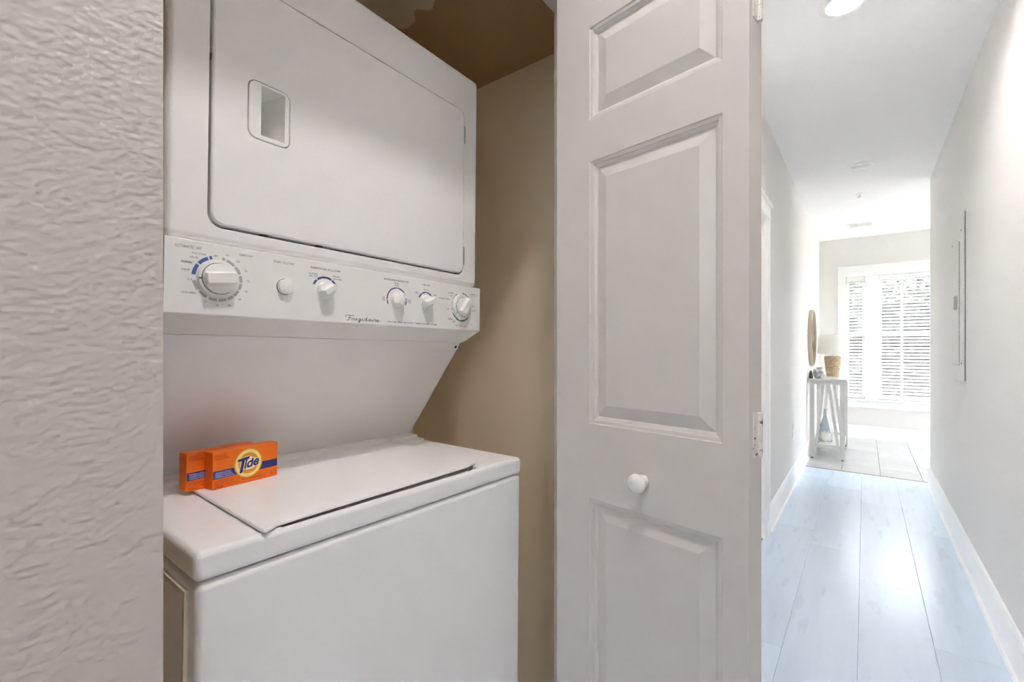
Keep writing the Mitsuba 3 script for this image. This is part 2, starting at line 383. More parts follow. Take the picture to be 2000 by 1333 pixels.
for p in PANELS: add('door_1__leaf__panel', panel_mesh(*p), 'door_white', False, F1)
# second leaf, folded behind the first: its moulded face looks away from the camera
a2 = math.radians(7.0)
apex = np.array([0.8654, 0.5429]) + W_LEAF * np.array([-math.sin(math.radians(9.89)), -math.cos(math.radians(9.89))]) + 0.0375 * np.array([math.cos(math.radians(9.89)), -math.sin(math.radians(9.89))])
# local: s from the apex towards the closet, depth from the hidden moulded face back towards the first leaf
sx, sy = math.sin(a2), math.cos(a2)
dxn, dyn = -math.cos(a2), math.sin(a2)
o2 = apex + np.array([0.0, 0.004]) - TH * np.array([dxn, dyn])
F2 = T([[sx, dxn, 0, o2[0]], [sy, dyn, 0, o2[1]], [0, 0, 1, 0], [0, 0, 0, 1]])
P2 = [(W_LEAF - b, W_LEAF - a, c_, d_) for a, b, c_, d_ in PANELS]
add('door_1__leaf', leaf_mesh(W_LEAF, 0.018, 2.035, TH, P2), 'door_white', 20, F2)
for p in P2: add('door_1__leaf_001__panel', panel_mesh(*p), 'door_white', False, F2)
# knob
prof = [(0.0, 0.0), (0.0115, 0.0), (0.0115, 0.002), (0.0085, 0.004), (0.008, 0.010), (0.0105, 0.0135), (0.0155, 0.018), (0.0178, 0.0235), (0.0172, 0.0285), (0.0140, 0.0325), (0.008, 0.0348), (0.0, 0.0355)]
kn = lathe([(r, h) for r, h in prof], 36, (0.2185, 0, 0.985), '-y')
add('door_1__knob', kn, 'knob_white', True, F1)
plabel('door_1__knob', 'round white knob')
# hinges at the fold
for zc in (1.095, 1.80, 0.26):
    kx = W_LEAF + 0.001
    cyl = lathe([(0.0, zc - 0.036), (0.0042, zc - 0.036), (0.0048, zc - 0.034), (0.0048, zc - 0.0125), (0.0040, zc - 0.012), (0.0048, zc - 0.0115), (0.0048, zc + 0.0115), (0.0040, zc + 0.012), (0.0048, zc + 0.0125), (0.0048, zc + 0.034), (0.0, zc + 0.036)], 14, (kx + 0.002, TH + 0.0018, 0))
    fl = box(W_LEAF - 0.002, W_LEAF + 0.0012, 0.016, TH + 0.001, zc - 0.036, zc + 0.036)
    hk = add('door_1__hinge', fl, 'painted_hinge', False, F1)
    add(hk + '__knuckle', cyl, 'painted_hinge', 40, F1)
add('door_1__track', diff(box(OPEN0 + 0.002, OPEN1 - 0.002, YL + 0.04, YL + 0.075, HEAD - 0.012, HEAD), box(OPEN0 - 1, OPEN1 + 1, YL + 0.045, YL + 0.07, HEAD - 0.03, HEAD - 0.004)), 'trim_white')

struct('door_2', 'closed white door in the left hallway wall', 'door')
PD = [(0.11, 0.37, 1.70, 1.92), (0.44, 0.70, 1.70, 1.92), (0.11, 0.37, 1.08, 1.60), (0.44, 0.70, 1.08, 1.60), (0.11, 0.37, 0.24, 0.92), (0.44, 0.70, 0.24, 0.92)]
FD = T().translate([2.517, YL + 0.045, 0])
add('door_2__leaf', leaf_mesh(0.806, 0.01, 2.047, 0.035, PD), 'trim_white', 20, FD)
for p in PD: add('door_2__leaf__panel', panel_mesh(*p), 'trim_white', False, FD)
add('door_2__knob', lathe([(0, 0), (0.03, 0), (0.03, 0.004), (0.01, 0.008), (0.01, 0.03), (0.026, 0.04), (0.028, 0.052), (0.018, 0.062), (0, 0.064)], 24, (0.07, 0, 0.96), '-y'), 'can_metal', True, FD)

# ------------------------------------------------------------------ window with blinds
struct('window_1', 'bright white window unit in the far wall at the end of the hallway', 'window')
def xbar(y0, y1, z0, z1, x0, x1): return box(x0, x1, y0, y1, z0, z1)
add('window_1__casing', join(*[box(XF - 0.02, XF + 0.001, a, b, c_, d_) for a, b, c_, d_ in ((WY1, WY1 + 0.087, WZ0, WZ1 + 0.01), (WY0 - 0.087, WY0, WZ0, WZ1 + 0.01))]), 'trim_white')
add('window_1__head_casing', join(box(XF - 0.022, XF + 0.001, WY0 - 0.087, WY1 + 0.087, WZ1, WZ1 + 0.125), box(XF - 0.032, XF, WY0 - 0.095, WY1 + 0.095, WZ1 + 0.125, WZ1 + 0.145)), 'trim_white')
add('window_1__sill', rbox(XF - 0.05, XF + 0.06, WY0 - 0.1, WY1 + 0.1, WZ0 - 0.022, WZ0, 0.006, 8), 'trim_white', 30)
add('window_1__apron', box(XF - 0.018, XF + 0.001, WY0 - 0.08, WY1 + 0.08, WZ0 - 0.115, WZ0 - 0.02), 'trim_white')
UNITS = [(-0.006, WY1), (-1.04, -0.146)]
add('window_1__mullion', join(box(XF - 0.01, XF + 0.12, -0.146, -0.006, WZ0, WZ1), box(XF - 0.01, XF + 0.12, WY0, -1.04, WZ0, WZ1)), 'trim_white')
for ui, (a, b) in enumerate(UNITS):
    xs0, xs1 = XF + 0.085, XF + 0.12
    parts = [box(xs0, xs1, a, a + 0.035, WZ0, WZ1), box(xs0, xs1, b - 0.035, b, WZ0, WZ1), box(xs0, xs1, a + 0.035, b - 0.035, WZ0, WZ0 + 0.06), box(xs0, xs1, a + 0.035, b - 0.035, WZ1 - 0.05, WZ1), box(xs0 - 0.01, xs1, a + 0.035, b - 0.035, 1.375, 1.425)]
    if ui == 1: parts.append(box(xs0 + 0.008, xs1 - 0.008, -0.40, -0.376, WZ0 + 0.06, WZ1 - 0.05))
    if ui == 1: parts.append(box(xs0 + 0.008, xs1 - 0.008, -0.80, -0.776, WZ0 + 0.06, WZ1 - 0.05))
    sk = add('window_1__sash', join(*parts), 'trim_white')
    for z0, z1 in ((WZ0 + 0.06, 1.375), (1.425, WZ1 - 0.05)):
        add(sk + '__pane', (np.array([[xs0 + 0.017, a + 0.035, z0], [xs0 + 0.017, b - 0.035, z0], [xs0 + 0.017, b - 0.035, z1], [xs0 + 0.017, a + 0.035, z1]]), np.array([[0, 1, 2], [0, 2, 3]])), 'pane')
def slat(a, b):
    n = 5; pts = []
    for side in (1, -1):
        for i in range(n):
            t = (i / (n - 1) - 0.5) * side
            pts.append((t * 0.048, -0.003 * (4 * t * t - 1) * 0.7 + side * 0.0013))
    pts = np.array(pts)
    r = lambda y: np.column_stack([pts[:, 0], np.full(len(pts), y), pts[:, 1]])
    return loft([r(a), r(b)])
for ui, (a, b) in enumerate(UNITS):
    lab = ['narrow white slatted blind on the left section of the far window', 'wide white slatted blind on the right section of the far window'][ui]
    t = thing('window_blind', lab, 'blind')
    a_, b_ = a + 0.006, b - 0.006
    xb = XF + 0.045
    add(t + '__headrail', rbox(xb - 0.03, xb + 0.03, a_, b_, WZ1 - 0.055, WZ1 - 0.002, 0.004, 8), 'blind_white', 30)
    add(t + '__bottom_rail', rbox(xb - 0.026, xb + 0.026, a_, b_, WZ0 + 0.008, WZ0 + 0.026, 0.004, 8), 'blind_white', 30)
    src = mikit.ply(slat(a_, b_), 'mat_blind_white', 40)
    n = int((WZ1 - 0.07 - WZ0 - 0.05) / 0.0425)
    for i in range(n + 1):
        z = WZ0 + 0.052 + i * 0.0425
        share(t + '__slat', src, T().translate([xb, 0, z]).rotate([0, 1, 0], -32))
    for fy in ((0.25, 0.75) if ui else (0.3, 0.7)):
        y = a_ + fy * (b_ - a_)
        add(t + '__ladder_cord', join(tube([(xb - 0.026, y, WZ0 + 0.02), (xb - 0.026, y, WZ1 - 0.05)], 0.0012, 5), tube([(xb + 0.026, y, WZ0 + 0.02), (xb + 0.026, y, WZ1 - 0.05)], 0.0012, 5)), 'blind_white')

# ------------------------------------------------------------------ outside
struct('ground', 'pale paving outside the far window', 'ground')
add('ground', box(-60, 60, -60, 60, -0.6, -0.4), 'paving')
def tree(x, y, h, r, lab, seed):
    t = thing('tree', lab, 'tree')
    q = np.random.default_rng(seed)
    add(t + '__trunk', tube([(x, y, -0.4), (x + 0.05, y + 0.1, h * 0.3), (x, y, h * 0.65)], 0.14, 8), 'bark', 60)
    n = 2600
    d = q.normal(size=(n, 3)); d /= np.linalg.norm(d, axis=1)[:, None]
    P = d * (r * (0.55 + 0.45 * q.random(n)[:, None])) * np.array([1, 1, 0.9]) * (0.8 + 0.4 * meshkit.noise(d * 2.3, seed)[:, None]) + np.array([x, y, h * 0.68])
    u = q.normal(size=(n, 3)); u /= np.linalg.norm(u, axis=1)[:, None]
    w_ = np.cross(u, q.normal(size=(n, 3))); w_ /= np.linalg.norm(w_, axis=1)[:, None]
    L, B = 0.17, 0.09
    v = np.stack([P - u * L, P + w_ * B, P + u * L, P - w_ * B], 1).reshape(-1, 3)
    i = np.arange(n) * 4
    f = np.vstack([np.column_stack([i, i + 1, i + 2]), np.column_stack([i, i + 2, i + 3])])
    k_ = add(t + '__foliage', (v, f), 'foliage')
    labels[k_] = {'kind': 'stuff'}
def leaves(P, q, L, B):
    n = len(P)
    u = q.normal(size=(n, 3)); u /= np.linalg.norm(u, axis=1)[:, None]
    w_ = np.cross(u, q.normal(size=(n, 3))); w_ /= np.linalg.norm(w_, axis=1)[:, None]
    v = np.stack([P - u * L, P + w_ * B, P + u * L, P - w_ * B], 1).reshape(-1, 3)
    i = np.arange(n) * 4
    return v, np.vstack([np.column_stack([i, i + 1, i + 2]), np.column_stack([i, i + 2, i + 3])])
t = thing('hedge', 'dark hedge outside behind the slats of the far window', 'hedge')
q = np.random.default_rng(4)
P = np.column_stack([9.6 + 0.55 * (q.random(14000) ** 2), -4.5 + 8.5 * q.random(14000), -0.45 + 3.0 * q.random(14000)])
top = 2.05 + 0.55 * meshkit.noise(np.column_stack([P[:, 1] * 1.6, P[:, 1] * 0, P[:, 0] * 0]), 3)
P = P[P[:, 2] < top]
labels[add(t + '__foliage', leaves(P, q, 0.07, 0.035), 'hedge_leaf')] = {'kind': 'stuff'}
add(t + '__core', box(9.85, 10.3, -4.5, 4.0, -0.45, 1.95), 'hedge_leaf')
tree(13.5, -2.2, 4.2, 1.6, 'pale green tree outside the far window, seen through the right blind', 3)
tree(16.0, 1.2, 4.6, 1.7, 'pale green tree outside the far window, seen through the left blind', 8)

# ------------------------------------------------------------------ ceiling fittings
CAN_LABELS = ['recessed ceiling light in front of the washer closet', 'recessed ceiling light at the top edge, above the folded door', 'recessed ceiling light with white trim ring halfway down the hallway']
for x, lb in zip(CAN_X, CAN_LABELS):
    CAN_Y = CAN_YS[x]
    t = thing('recessed_light', lb, 'ceiling light', 'recessed hallway ceiling lights')
    add(t + '__trim_ring', lathe([(CAN_R - 0.003, 0.0), (CAN_R + 0.022, 0.0), (CAN_R + 0.022, 0.003), (CAN_R + 0.012, 0.0075), (CAN_R - 0.003, 0.0085)][::1], 48, (x, CAN_Y, ZC), '-z') if False else
        unman(man(lathe([(0, 0.0), (CAN_R + 0.022, 0.0), (CAN_R + 0.021, 0.003), (CAN_R + 0.010, 0.007), (CAN_R, 0.008), (0, 0.008)], 48, (x, CAN_Y, ZC), '-z')) - man(lathe([(0, -0.05), (CAN_R - 0.004, -0.05), (CAN_R - 0.004, 0.05), (0, 0.05)], 48, (x, CAN_Y, ZC)))), 'trim_white', 40)
    # baffle: open cone shell above the ceiling plane
    pr_ = [(CAN_R - 0.001, 0.0), (CAN_R - 0.012, 0.11), (CAN_R - 0.014, 0.115)]
    a = np.linspace(0, 2 * math.pi, 40, endpoint=False)
    rg = [np.column_stack([x + r * np.cos(a), CAN_Y + r * np.sin(a), np.full(40, ZC + h)]) for r, h in [(CAN_R - 0.0035, 0.0), (CAN_R - 0.012, 0.10), (0.001, 0.102), (0.001, 0.104), (CAN_R - 0.010, 0.102), (CAN_R - 0.0015, 0.0)]]
    add(t + '__baffle', loft(rg + rg[:1], cap=False), 'can_metal', 30)
    bulb = lathe([(0, 0.020), (0.030, 0.021), (0.052, 0.024), (0.061, 0.029), (0.062, 0.034), (0.055, 0.04), (0.030, 0.07), (0.020, 0.10), (0, 0.10)], 28, (x, CAN_Y, ZC))
    I = {0.27: 27.5, 2.44: 25, 4.72: 0.03}[x] * LAMP
    scene[t + '__bulb'] = mikit.ply(bulb, 'mat_trim_white', True, emitter={'type': 'area', 'radiance': {'type': 'rgb', 'value': [I * q for q in LAMP_COLOR]}})
t = thing('fire_sprinkler', 'small white fire sprinkler head on the ceiling beyond the trimmed light', 'sprinkler')
add(t + '__escutcheon', lathe([(0, 0), (0.032, 0), (0.030, 0.004), (0.012, 0.007), (0, 0.007)], 24, (5.58, 0.04, ZC), '-z'), 'trim_white', 30)
add(t + '__deflector', join(lathe([(0, 0.006), (0.006, 0.006), (0.006, 0.03), (0, 0.03)], 12, (5.58, 0.04, ZC), '-z'), lathe([(0, 0.036), (0.016, 0.036), (0.016, 0.038), (0, 0.038)], 16, (5.58, 0.04, ZC), '-z'), tube([(5.58, 0.032, ZC - 0.012), (5.58, 0.024, ZC - 0.024), (5.58, 0.036, ZC - 0.037)], 0.002, 6), tube([(5.58, 0.048, ZC - 0.012), (5.58, 0.056, ZC - 0.024), (5.58, 0.044, ZC - 0.037)], 0.002, 6)), 'can_metal')
t = thing('ceiling_vent', 'small white air vent on the ceiling close to the far window wall', 'vent')
add(t + '__frame', diff(box(6.90, 7.10, -0.09, 0.17, ZC - 0.008, ZC), box(6.92, 7.08, -0.07, 0.15, ZC - 0.02, ZC + 0.1)), 'trim_white')
add(t + '__backing', box(6.92, 7.08, -0.07, 0.15, ZC - 0.0015, ZC - 0.0002), 'dark')
src = mikit.ply(box(-0.003, 0.003, -0.07, 0.15, -0.006, 0.006), 'mat_trim_white')
for i in range(7): share(t + '__vane', src, T().translate([6.935 + i * 0.0217, 0, ZC - 0.005]).rotate([0, 1, 0], 55))

# ------------------------------------------------------------------ right wall: electrical panel cover;  left wall: outlet
t = thing('electrical_panel', 'white flush electrical panel cover on the right hallway wall', 'electrical panel')
def wall_plate(x0, x1, z0, z1, d0, d1, r=0.002):
    r4 = lambda i, y: np.array([[x0 + i, y, z0 + i], [x1 - i, y, z0 + i], [x1 - i, y, z1 - i], [x0 + i, y, z1 - i]])
    return loft([r4(0, YR + d0), r4(0, YR + d1 - r), r4(r, YR + d1)])
add(t + '__edge_shade', wall_plate(3.664, 4.066, 1.039, 2.016, 0.0, 0.0052, 0.0005), 'shade_grey')  # grey plate painting the shaded edge of the cover
add(t + '__cover', wall_plate(3.66, 4.07, 1.035, 2.02, 0.005, 0.012), 'hall_paint')
add(t + '__seam_shade', wall_plate(3.772, 4.023, 1.127, 1.863, 0.0115, 0.0142, 0.0005), 'shade_grey')  # grey plate painting the shade line around the inner door
add(t + '__door', wall_plate(3.775, 4.02, 1.13, 1.86, 0.014, 0.020), 'hall_paint')
plabel(t + '__door', 'inner hinged door')
add(t + '__latch', wall_plate(3.79, 3.825, 1.46, 1.54, 0.020, 0.032), 'hinge_metal')
for x, z in ((3.70, 1.915), (3.70, 1.14), (4.045, 1.80), (4.045, 1.88), (4.045, 1.19), (4.045, 1.25)):
    add(t + '__screw', trimesh.creation.cylinder(0.006, 0.004, 12, transform=trimesh.transformations.translation_matrix((x, YR + 0.0135, z)) @ trimesh.transformations.rotation_matrix(math.pi / 2, (1, 0, 0))), 'hinge_metal')
t = thing('wall_outlet', 'white outlet cover low on the left hallway wall before the console table', 'outlet')
add(t + '__plate', plate(4.745, 4.83, 0.42, 0.55, 0.004, [(0, YL), (0, YL - 0.003), (0.003, YL - 0.006)]), 'trim_white', 30)
for z in (0.457, 0.513): add(t + '__socket', plate(4.77, 4.805, z - 0.016, z + 0.016, 0.010, [(0, YL - 0.004), (0.001, YL - 0.0085)]), 'plastic_grey', 30)

# ------------------------------------------------------------------ console table and what stands on it
CT = thing('console_table', 'white painted wooden console table with slanted end braces by the left wall', 'table')
TX0, TX1, TY0, TY1, TZ = 6.05, 7.06, 0.155, 0.500, 0.882
add(CT + '__tabletop', rbox(TX0, TX1, TY0, TY1, TZ - 0.022, TZ, 0.003, 8), 'console_paint', 30)
LX = [(TX0 + 0.02, TX0 + 0.06), (TX1 - 0.06, TX1 - 0.02)]
LY = [(0.168, 0.212), (0.444, 0.487)]
for xa, xb in LX:
    for ya, yb in LY:
        add(CT + '__leg', chamfered(xa, xb, ya, yb, 0.012, TZ - 0.022, 0.001), 'console_paint')
        add(CT + '__foot', lathe([(0, 0.0), (0.012, 0.0), (0.012, 0.012), (0, 0.012)], 12, ((xa + xb) / 2, (ya + yb) / 2, 0)), 'dark_green')
    add(CT + '__end_apron', box(xa + 0.006, xb - 0.006, LY[0][1], LY[1][0], TZ - 0.06, TZ - 0.022), 'console_paint')
    add(CT + '__stretcher', box(xa + 0.006, xb - 0.006, LY[0][1], LY[1][0], 0.122, 0.158), 'console_paint')
    xm = (xa + xb) / 2
    add(CT + '__brace', bar((xm, 0.365, TZ - 0.058), (xm, 0.425, 0.157), 0.02, 0.028), 'console_paint')
    add(CT + '__brace', bar((xm, 0.312, TZ - 0.058), (xm, 0.232, 0.157), 0.02, 0.028), 'console_paint')
for ya, yb in LY:
    add(CT + '__side_apron', box(LX[0][1], LX[1][0], (ya + yb) / 2 - 0.01, (ya + yb) / 2 + 0.01, TZ - 0.06, TZ - 0.022), 'console_paint')
    add(CT + '__side_rail', box(LX[0][1], LX[1][0], (ya + yb) / 2 - 0.012, (ya + yb) / 2 + 0.012, 0.115, 0.128), 'console_paint')
add(CT + '__shelf', rbox(LX[0][1] + 0.001, LX[1][0] - 0.001, 0.185, 0.47, 0.128, 0.142, 0.002, 8), 'console_paint', 30)

RM = thing('round_mirror', 'round wall mirror with a deep tan wooden frame above the console table', 'mirror')
a = np.linspace(0, 2 * math.pi, 72, endpoint=False)
def ringy(r, y): return np.column_stack([6.43 + r * np.cos(a), np.full(72, y), 1.34 + r * np.sin(a)])
rg = [ringy(0.33, YL - 0.001), ringy(0.33, YL - 0.038), ringy(0.327, YL - 0.041), ringy(0.314, YL - 0.041), ringy(0.311, YL - 0.038), ringy(0.311, YL - 0.001)]
add(RM + '__frame', loft(rg + rg[:1], cap=False), 'mirror_wood', 30)
add(RM + '__glass', lathe([(0, 0.008), (0.3105, 0.008), (0.3105, 0.012), (0, 0.012)], 72, (6.43, YL, 1.34), '-y'), 'mirror_glass', 30)

TLm = thing('table_lamp', 'table lamp with woven tan base and white drum shade on the console table', 'lamp')
LXc, LYc = 6.68, 0.304
zb = TZ
pf = []
for i in range(46):
    t_ = i / 45; z = zb + 0.004 + t_ * 0.236
    r = 0.064 + 0.022 * min(1, t_ * 1.12) + 0.0022 * math.sin(i * math.pi)
    r += 0.0022 * (1 if i % 2 else -1)
    pf.append((r, z))
add(TLm + '__base', lathe([(0, zb), (0.062, zb)] + pf + [(0.05, zb + 0.246), (0, zb + 0.246)], 40, (LXc, LYc, 0)), 'rattan', 50)
add(TLm + '__stem', lathe([(0, zb + 0.24), (0.008, zb + 0.24), (0.008, zb + 0.48), (0, zb + 0.48)], 10, (LXc, LYc, 0)), 'can_metal', 40)
a = np.linspace(0, 2 * math.pi, 48, endpoint=False)
rg = [np.column_stack([LXc + r * np.cos(a), LYc + r * np.sin(a), np.full(48, z)]) for r, z in ((0.158, zb + 0.270), (0.146, zb + 0.497), (0.144, zb + 0.497), (0.156, zb + 0.270))]
add(TLm + '__shade', loft(rg + rg[:1], cap=False), 'lamp_shade', 30)
add(TLm + '__spider', join(*[tube([(LXc, LYc, zb + 0.478), (LXc + 0.144 * math.cos(q), LYc + 0.144 * math.sin(q), zb + 0.49)], 0.002, 6) for q in (0, 2.09, 4.19)]), 'can_metal')

BV = thing('bowl_vase', 'rounded silver-grey glass vase at the near end of the console table', 'vase')
pf = [(0, 0), (0.030, 0.0), (0.044, 0.012), (0.056, 0.034), (0.0605, 0.062), (0.058, 0.090), (0.049, 0.116), (0.044, 0.124), (0.041, 0.124), (0.046, 0.114), (0.055, 0.088), (0.0575, 0.062), (0.053, 0.034), (0.038, 0.010), (0, 0.006)]
add(BV, lathe([(r, zb + h) for r, h in pf], 40, (6.17, 0.405, 0)), 'silver_glass', True)
DV = thing('dark_bottle', 'small dark vase between the silver vase and the left wall', 'vase')
add(DV, lathe([(0, zb), (0.018, zb), (0.021, zb + 0.02), (0.016, zb + 0.06), (0.010, zb + 0.078), (0.012, zb + 0.088), (0, zb + 0.088)], 20, (6.10, 0.477, 0)), 'dark_green', True)
GB = thing('glass_bottle', 'tall grey-blue bottle with a narrow neck on the lower shelf of the console table', 'bottle')
zs = 0.142
add(GB, lathe([(0, zs), (0.060, zs), (0.070, zs + 0.02), (0.074, zs + 0.08), (0.066, zs + 0.15), (0.040, zs + 0.23), (0.019, zs + 0.29), (0.015, zs + 0.36), (0.018, zs + 0.366), (0.018, zs + 0.372), (0, zs + 0.372)], 32, (6.42, 0.36, 0)), 'bottle_glass', True)
SO = thing('spiky_ornament', 'white spiky starburst ornament on the lower shelf in front of the bottle', 'ornament')
ctr = np.array([6.25, 0.345, zs + 0.079])
add(SO + '__core', trimesh.creation.icosphere(2, 0.022).apply_translation(ctr), 'coral_white', True)
q = np.random.default_rng(5); sp = []
for i in range(70):
    z_ = 1 - 2 * (i + 0.5) / 70; ph = i * 2.39996; r_ = math.sqrt(1 - z_ * z_)
    d = np.array([r_ * math.cos(ph), r_ * math.sin(ph), z_]); L = 0.06 + 0.016 * q.random()
    u = np.cross(d, [0.1, 0.3, 0.9]); u /= np.linalg.norm(u); w_ = np.cross(d, u)
    aa = np.linspace(0, 2 * math.pi, 5, endpoint=False)
    rg = lambda h, r: ctr + d * h + r * (np.cos(aa)[:, None] * u + np.sin(aa)[:, None] * w_)
    sp.append(loft([rg(0.015, 0.0045), rg(L, 0.0016)]))
labels[add(SO + '__spike', join(*sp), 'coral_white')] = {'kind': 'stuff'}
BD = thing('bead_string', 'string of small black beads beside the spiky ornament on the lower shelf', 'beads')
cord = tube([(6.24, 0.420, zs + 0.012), (6.24, 0.422, zs + 0.12), (6.25, 0.415, zs + 0.22), (6.27, 0.40, zs + 0.245)], 0.0015, 6)
bs = [trimesh.creation.icosphere(1, 0.010).apply_translation((6.24, 0.421, zs + 0.0105 + i * 0.034)) for i in range(5)]
add(BD + '__cord', cord, 'bead_black')
for b_ in bs: add(BD + '__bead', b_, 'bead_black', True)
add(BD + '__tassel', lathe([(0, 0), (0.012, 0.0), (0.008, 0.03), (0.003, 0.05), (0, 0.05)], 10, (6.25, 0.405, zs + 0.20)), 'bead_black', 40)

# ------------------------------------------------------------------ stacked washer and dryer (local X right, Y back, Z up), leaning a little
ROLL = 0.0131
ca, sa = math.cos(ROLL), math.sin(ROLL)
# local X -> world: x' = X + 0.2149 - 0.2 ; rotate about (0.2, CAM_H)
A = np.array([[ca, 0, sa, 0.2 + ca * 0.0149 - sa * CAM_H], [0, 1, 0, 0], [-sa, 0, ca, CAM_H - sa * 0.0149 - ca * CAM_H], [0, 0, 0, 1]])
AT = T(A.tolist())
LC = thing('laundry_center', 'white stacked washer and dryer unit standing in the closet', 'washer dryer')
W = 0.686
YC, YP, YF, YB = 0.8147, 0.8058, 0.664, 1.44
ZT, ZS = 0.9761, 0.9375
def ap(name, mesh, mat, smooth=False):
    return add(LC + '__' + name, mesh, mat, smooth, AT)
# dryer cabinet with recess for its door
DX0, DX1, DZ0, DZ1, DR = 0.0605, 0.6305, 1.4315, 1.8485, 0.020
cab = rbox(0.001, W - 0.001, YC, YB, 1.4025, 1.949, 0.012, 28)
hole = plate(DX0 - 0.0035, DX1 + 0.002, DZ0 - 0.0045, DZ1 + 0.002, DR + 0.002, [(0, YC - 0.02), (0, YC + 0.020)], 8)
ap('dryer_cabinet', diff(cab, hole, box(0.129, 0.178, YC, YC + 0.075, 1.593, 1.687)), 'enamel', 25)
ap('door_gasket', diff(plate(DX0 - 0.003, DX1 + 0.0015, DZ0 - 0.004, DZ1 + 0.0015, DR, [(0, YC + 0.0199), (0, YC + 0.017)], 8), box(DX0 + 0.03, DX1 - 0.03, YC, YC + 0.1, DZ0 + 0.03, DZ1 - 0.03)), 'dark')
pocket_x0, pocket_x1, pocket_z0, pocket_z1 = 0.1335, 0.1735, 1.598, 1.682
wedge = trimesh.creation.extrude_polygon(Polygon([(pocket_x0, YC - 0.03), (pocket_x1, YC - 0.03), (pocket_x1, YC - 0.002), (pocket_x1 - 0.017, YC + 0.068), (pocket_x0, YC + 0.068)]), pocket_z1 - pocket_z0, engine='earcut').apply_translation((0, 0, pocket_z0))
dsec = [(0.001, YC + 0.0165), (0, YC + 0.0155), (0, YC - 0.000), (0.0012, YC - 0.0022), (0.0032, YC - 0.0032)]
dd = plate(DX0, DX1, DZ0, DZ1, DR, dsec, 8)
hx0, hx1, hz0, hz1 = 0.1125, 0.1835, 1.589, 1.688
hcut = plate(hx0, hx1, hz0, hz1, 0.014, [(0, YC - 0.02), (0, YC + 0.012)], 8)
dkey = ap('dryer_door', diff(dd, hcut, box(pocket_x0 - 0.003, pocket_x1 + 0.003, YC + 0.005, YC + 0.03, pocket_z0 - 0.003, pocket_z1 + 0.003)), 'enamel', 25)
cup = diff(join_m := unman(man(plate(hx0 + 0.0012, hx1 - 0.0012, hz0 + 0.0012, hz1 - 0.0012, 0.013, [(0, YC + 0.010), (0, YC - 0.0030), (0.0012, YC - 0.0042)], 8)) + man(box(pocket_x0 - 0.0018, pocket_x1 + 0.0018, YC + 0.006, YC + 0.0700, pocket_z0 - 0.0018, pocket_z1 + 0.0018))), wedge)
k_ = add(dkey + '__handle', cup, 'plastic_white', 25, AT)
plabel(k_, 'recessed pull handle')
for z0, z1 in ((1.768, 1.810), (1.456, 1.500)):
    add(dkey + '__hinge', join(lathe([(0, z0), (0.0028, z0), (0.0028, z1), (0, z1)], 10, (DX1 + 0.0008, YC - 0.001, 0)), box(DX1 + 0.001, DX1 + 0.0062, YC - 0.0008, YC + 0.001, z0, z1)), 'hinge_metal', 30, AT)
for z in (1.818, 1.697): add(dkey + '__bumper', box(DX0 - 0.0034, DX0 - 0.0002, YC + 0.001, YC + 0.012, z - 0.004, z + 0.004), 'dark', False, AT)
for x in (0.14, 0.24): add(dkey + '__bumper', box(x, x + 0.01, YC + 0.001, YC + 0.012, DZ0 - 0.0042, DZ0 - 0.0002), 'dark', False, AT)
for x in (0.655, 0.52): ap('top_clip', lathe([(0, 0), (0.003, 0), (0.003, 0.004), (0.0018, 0.007), (0, 0.0075)], 10, (x, YC + 0.02, 1.949)), 'hinge_metal', 40)

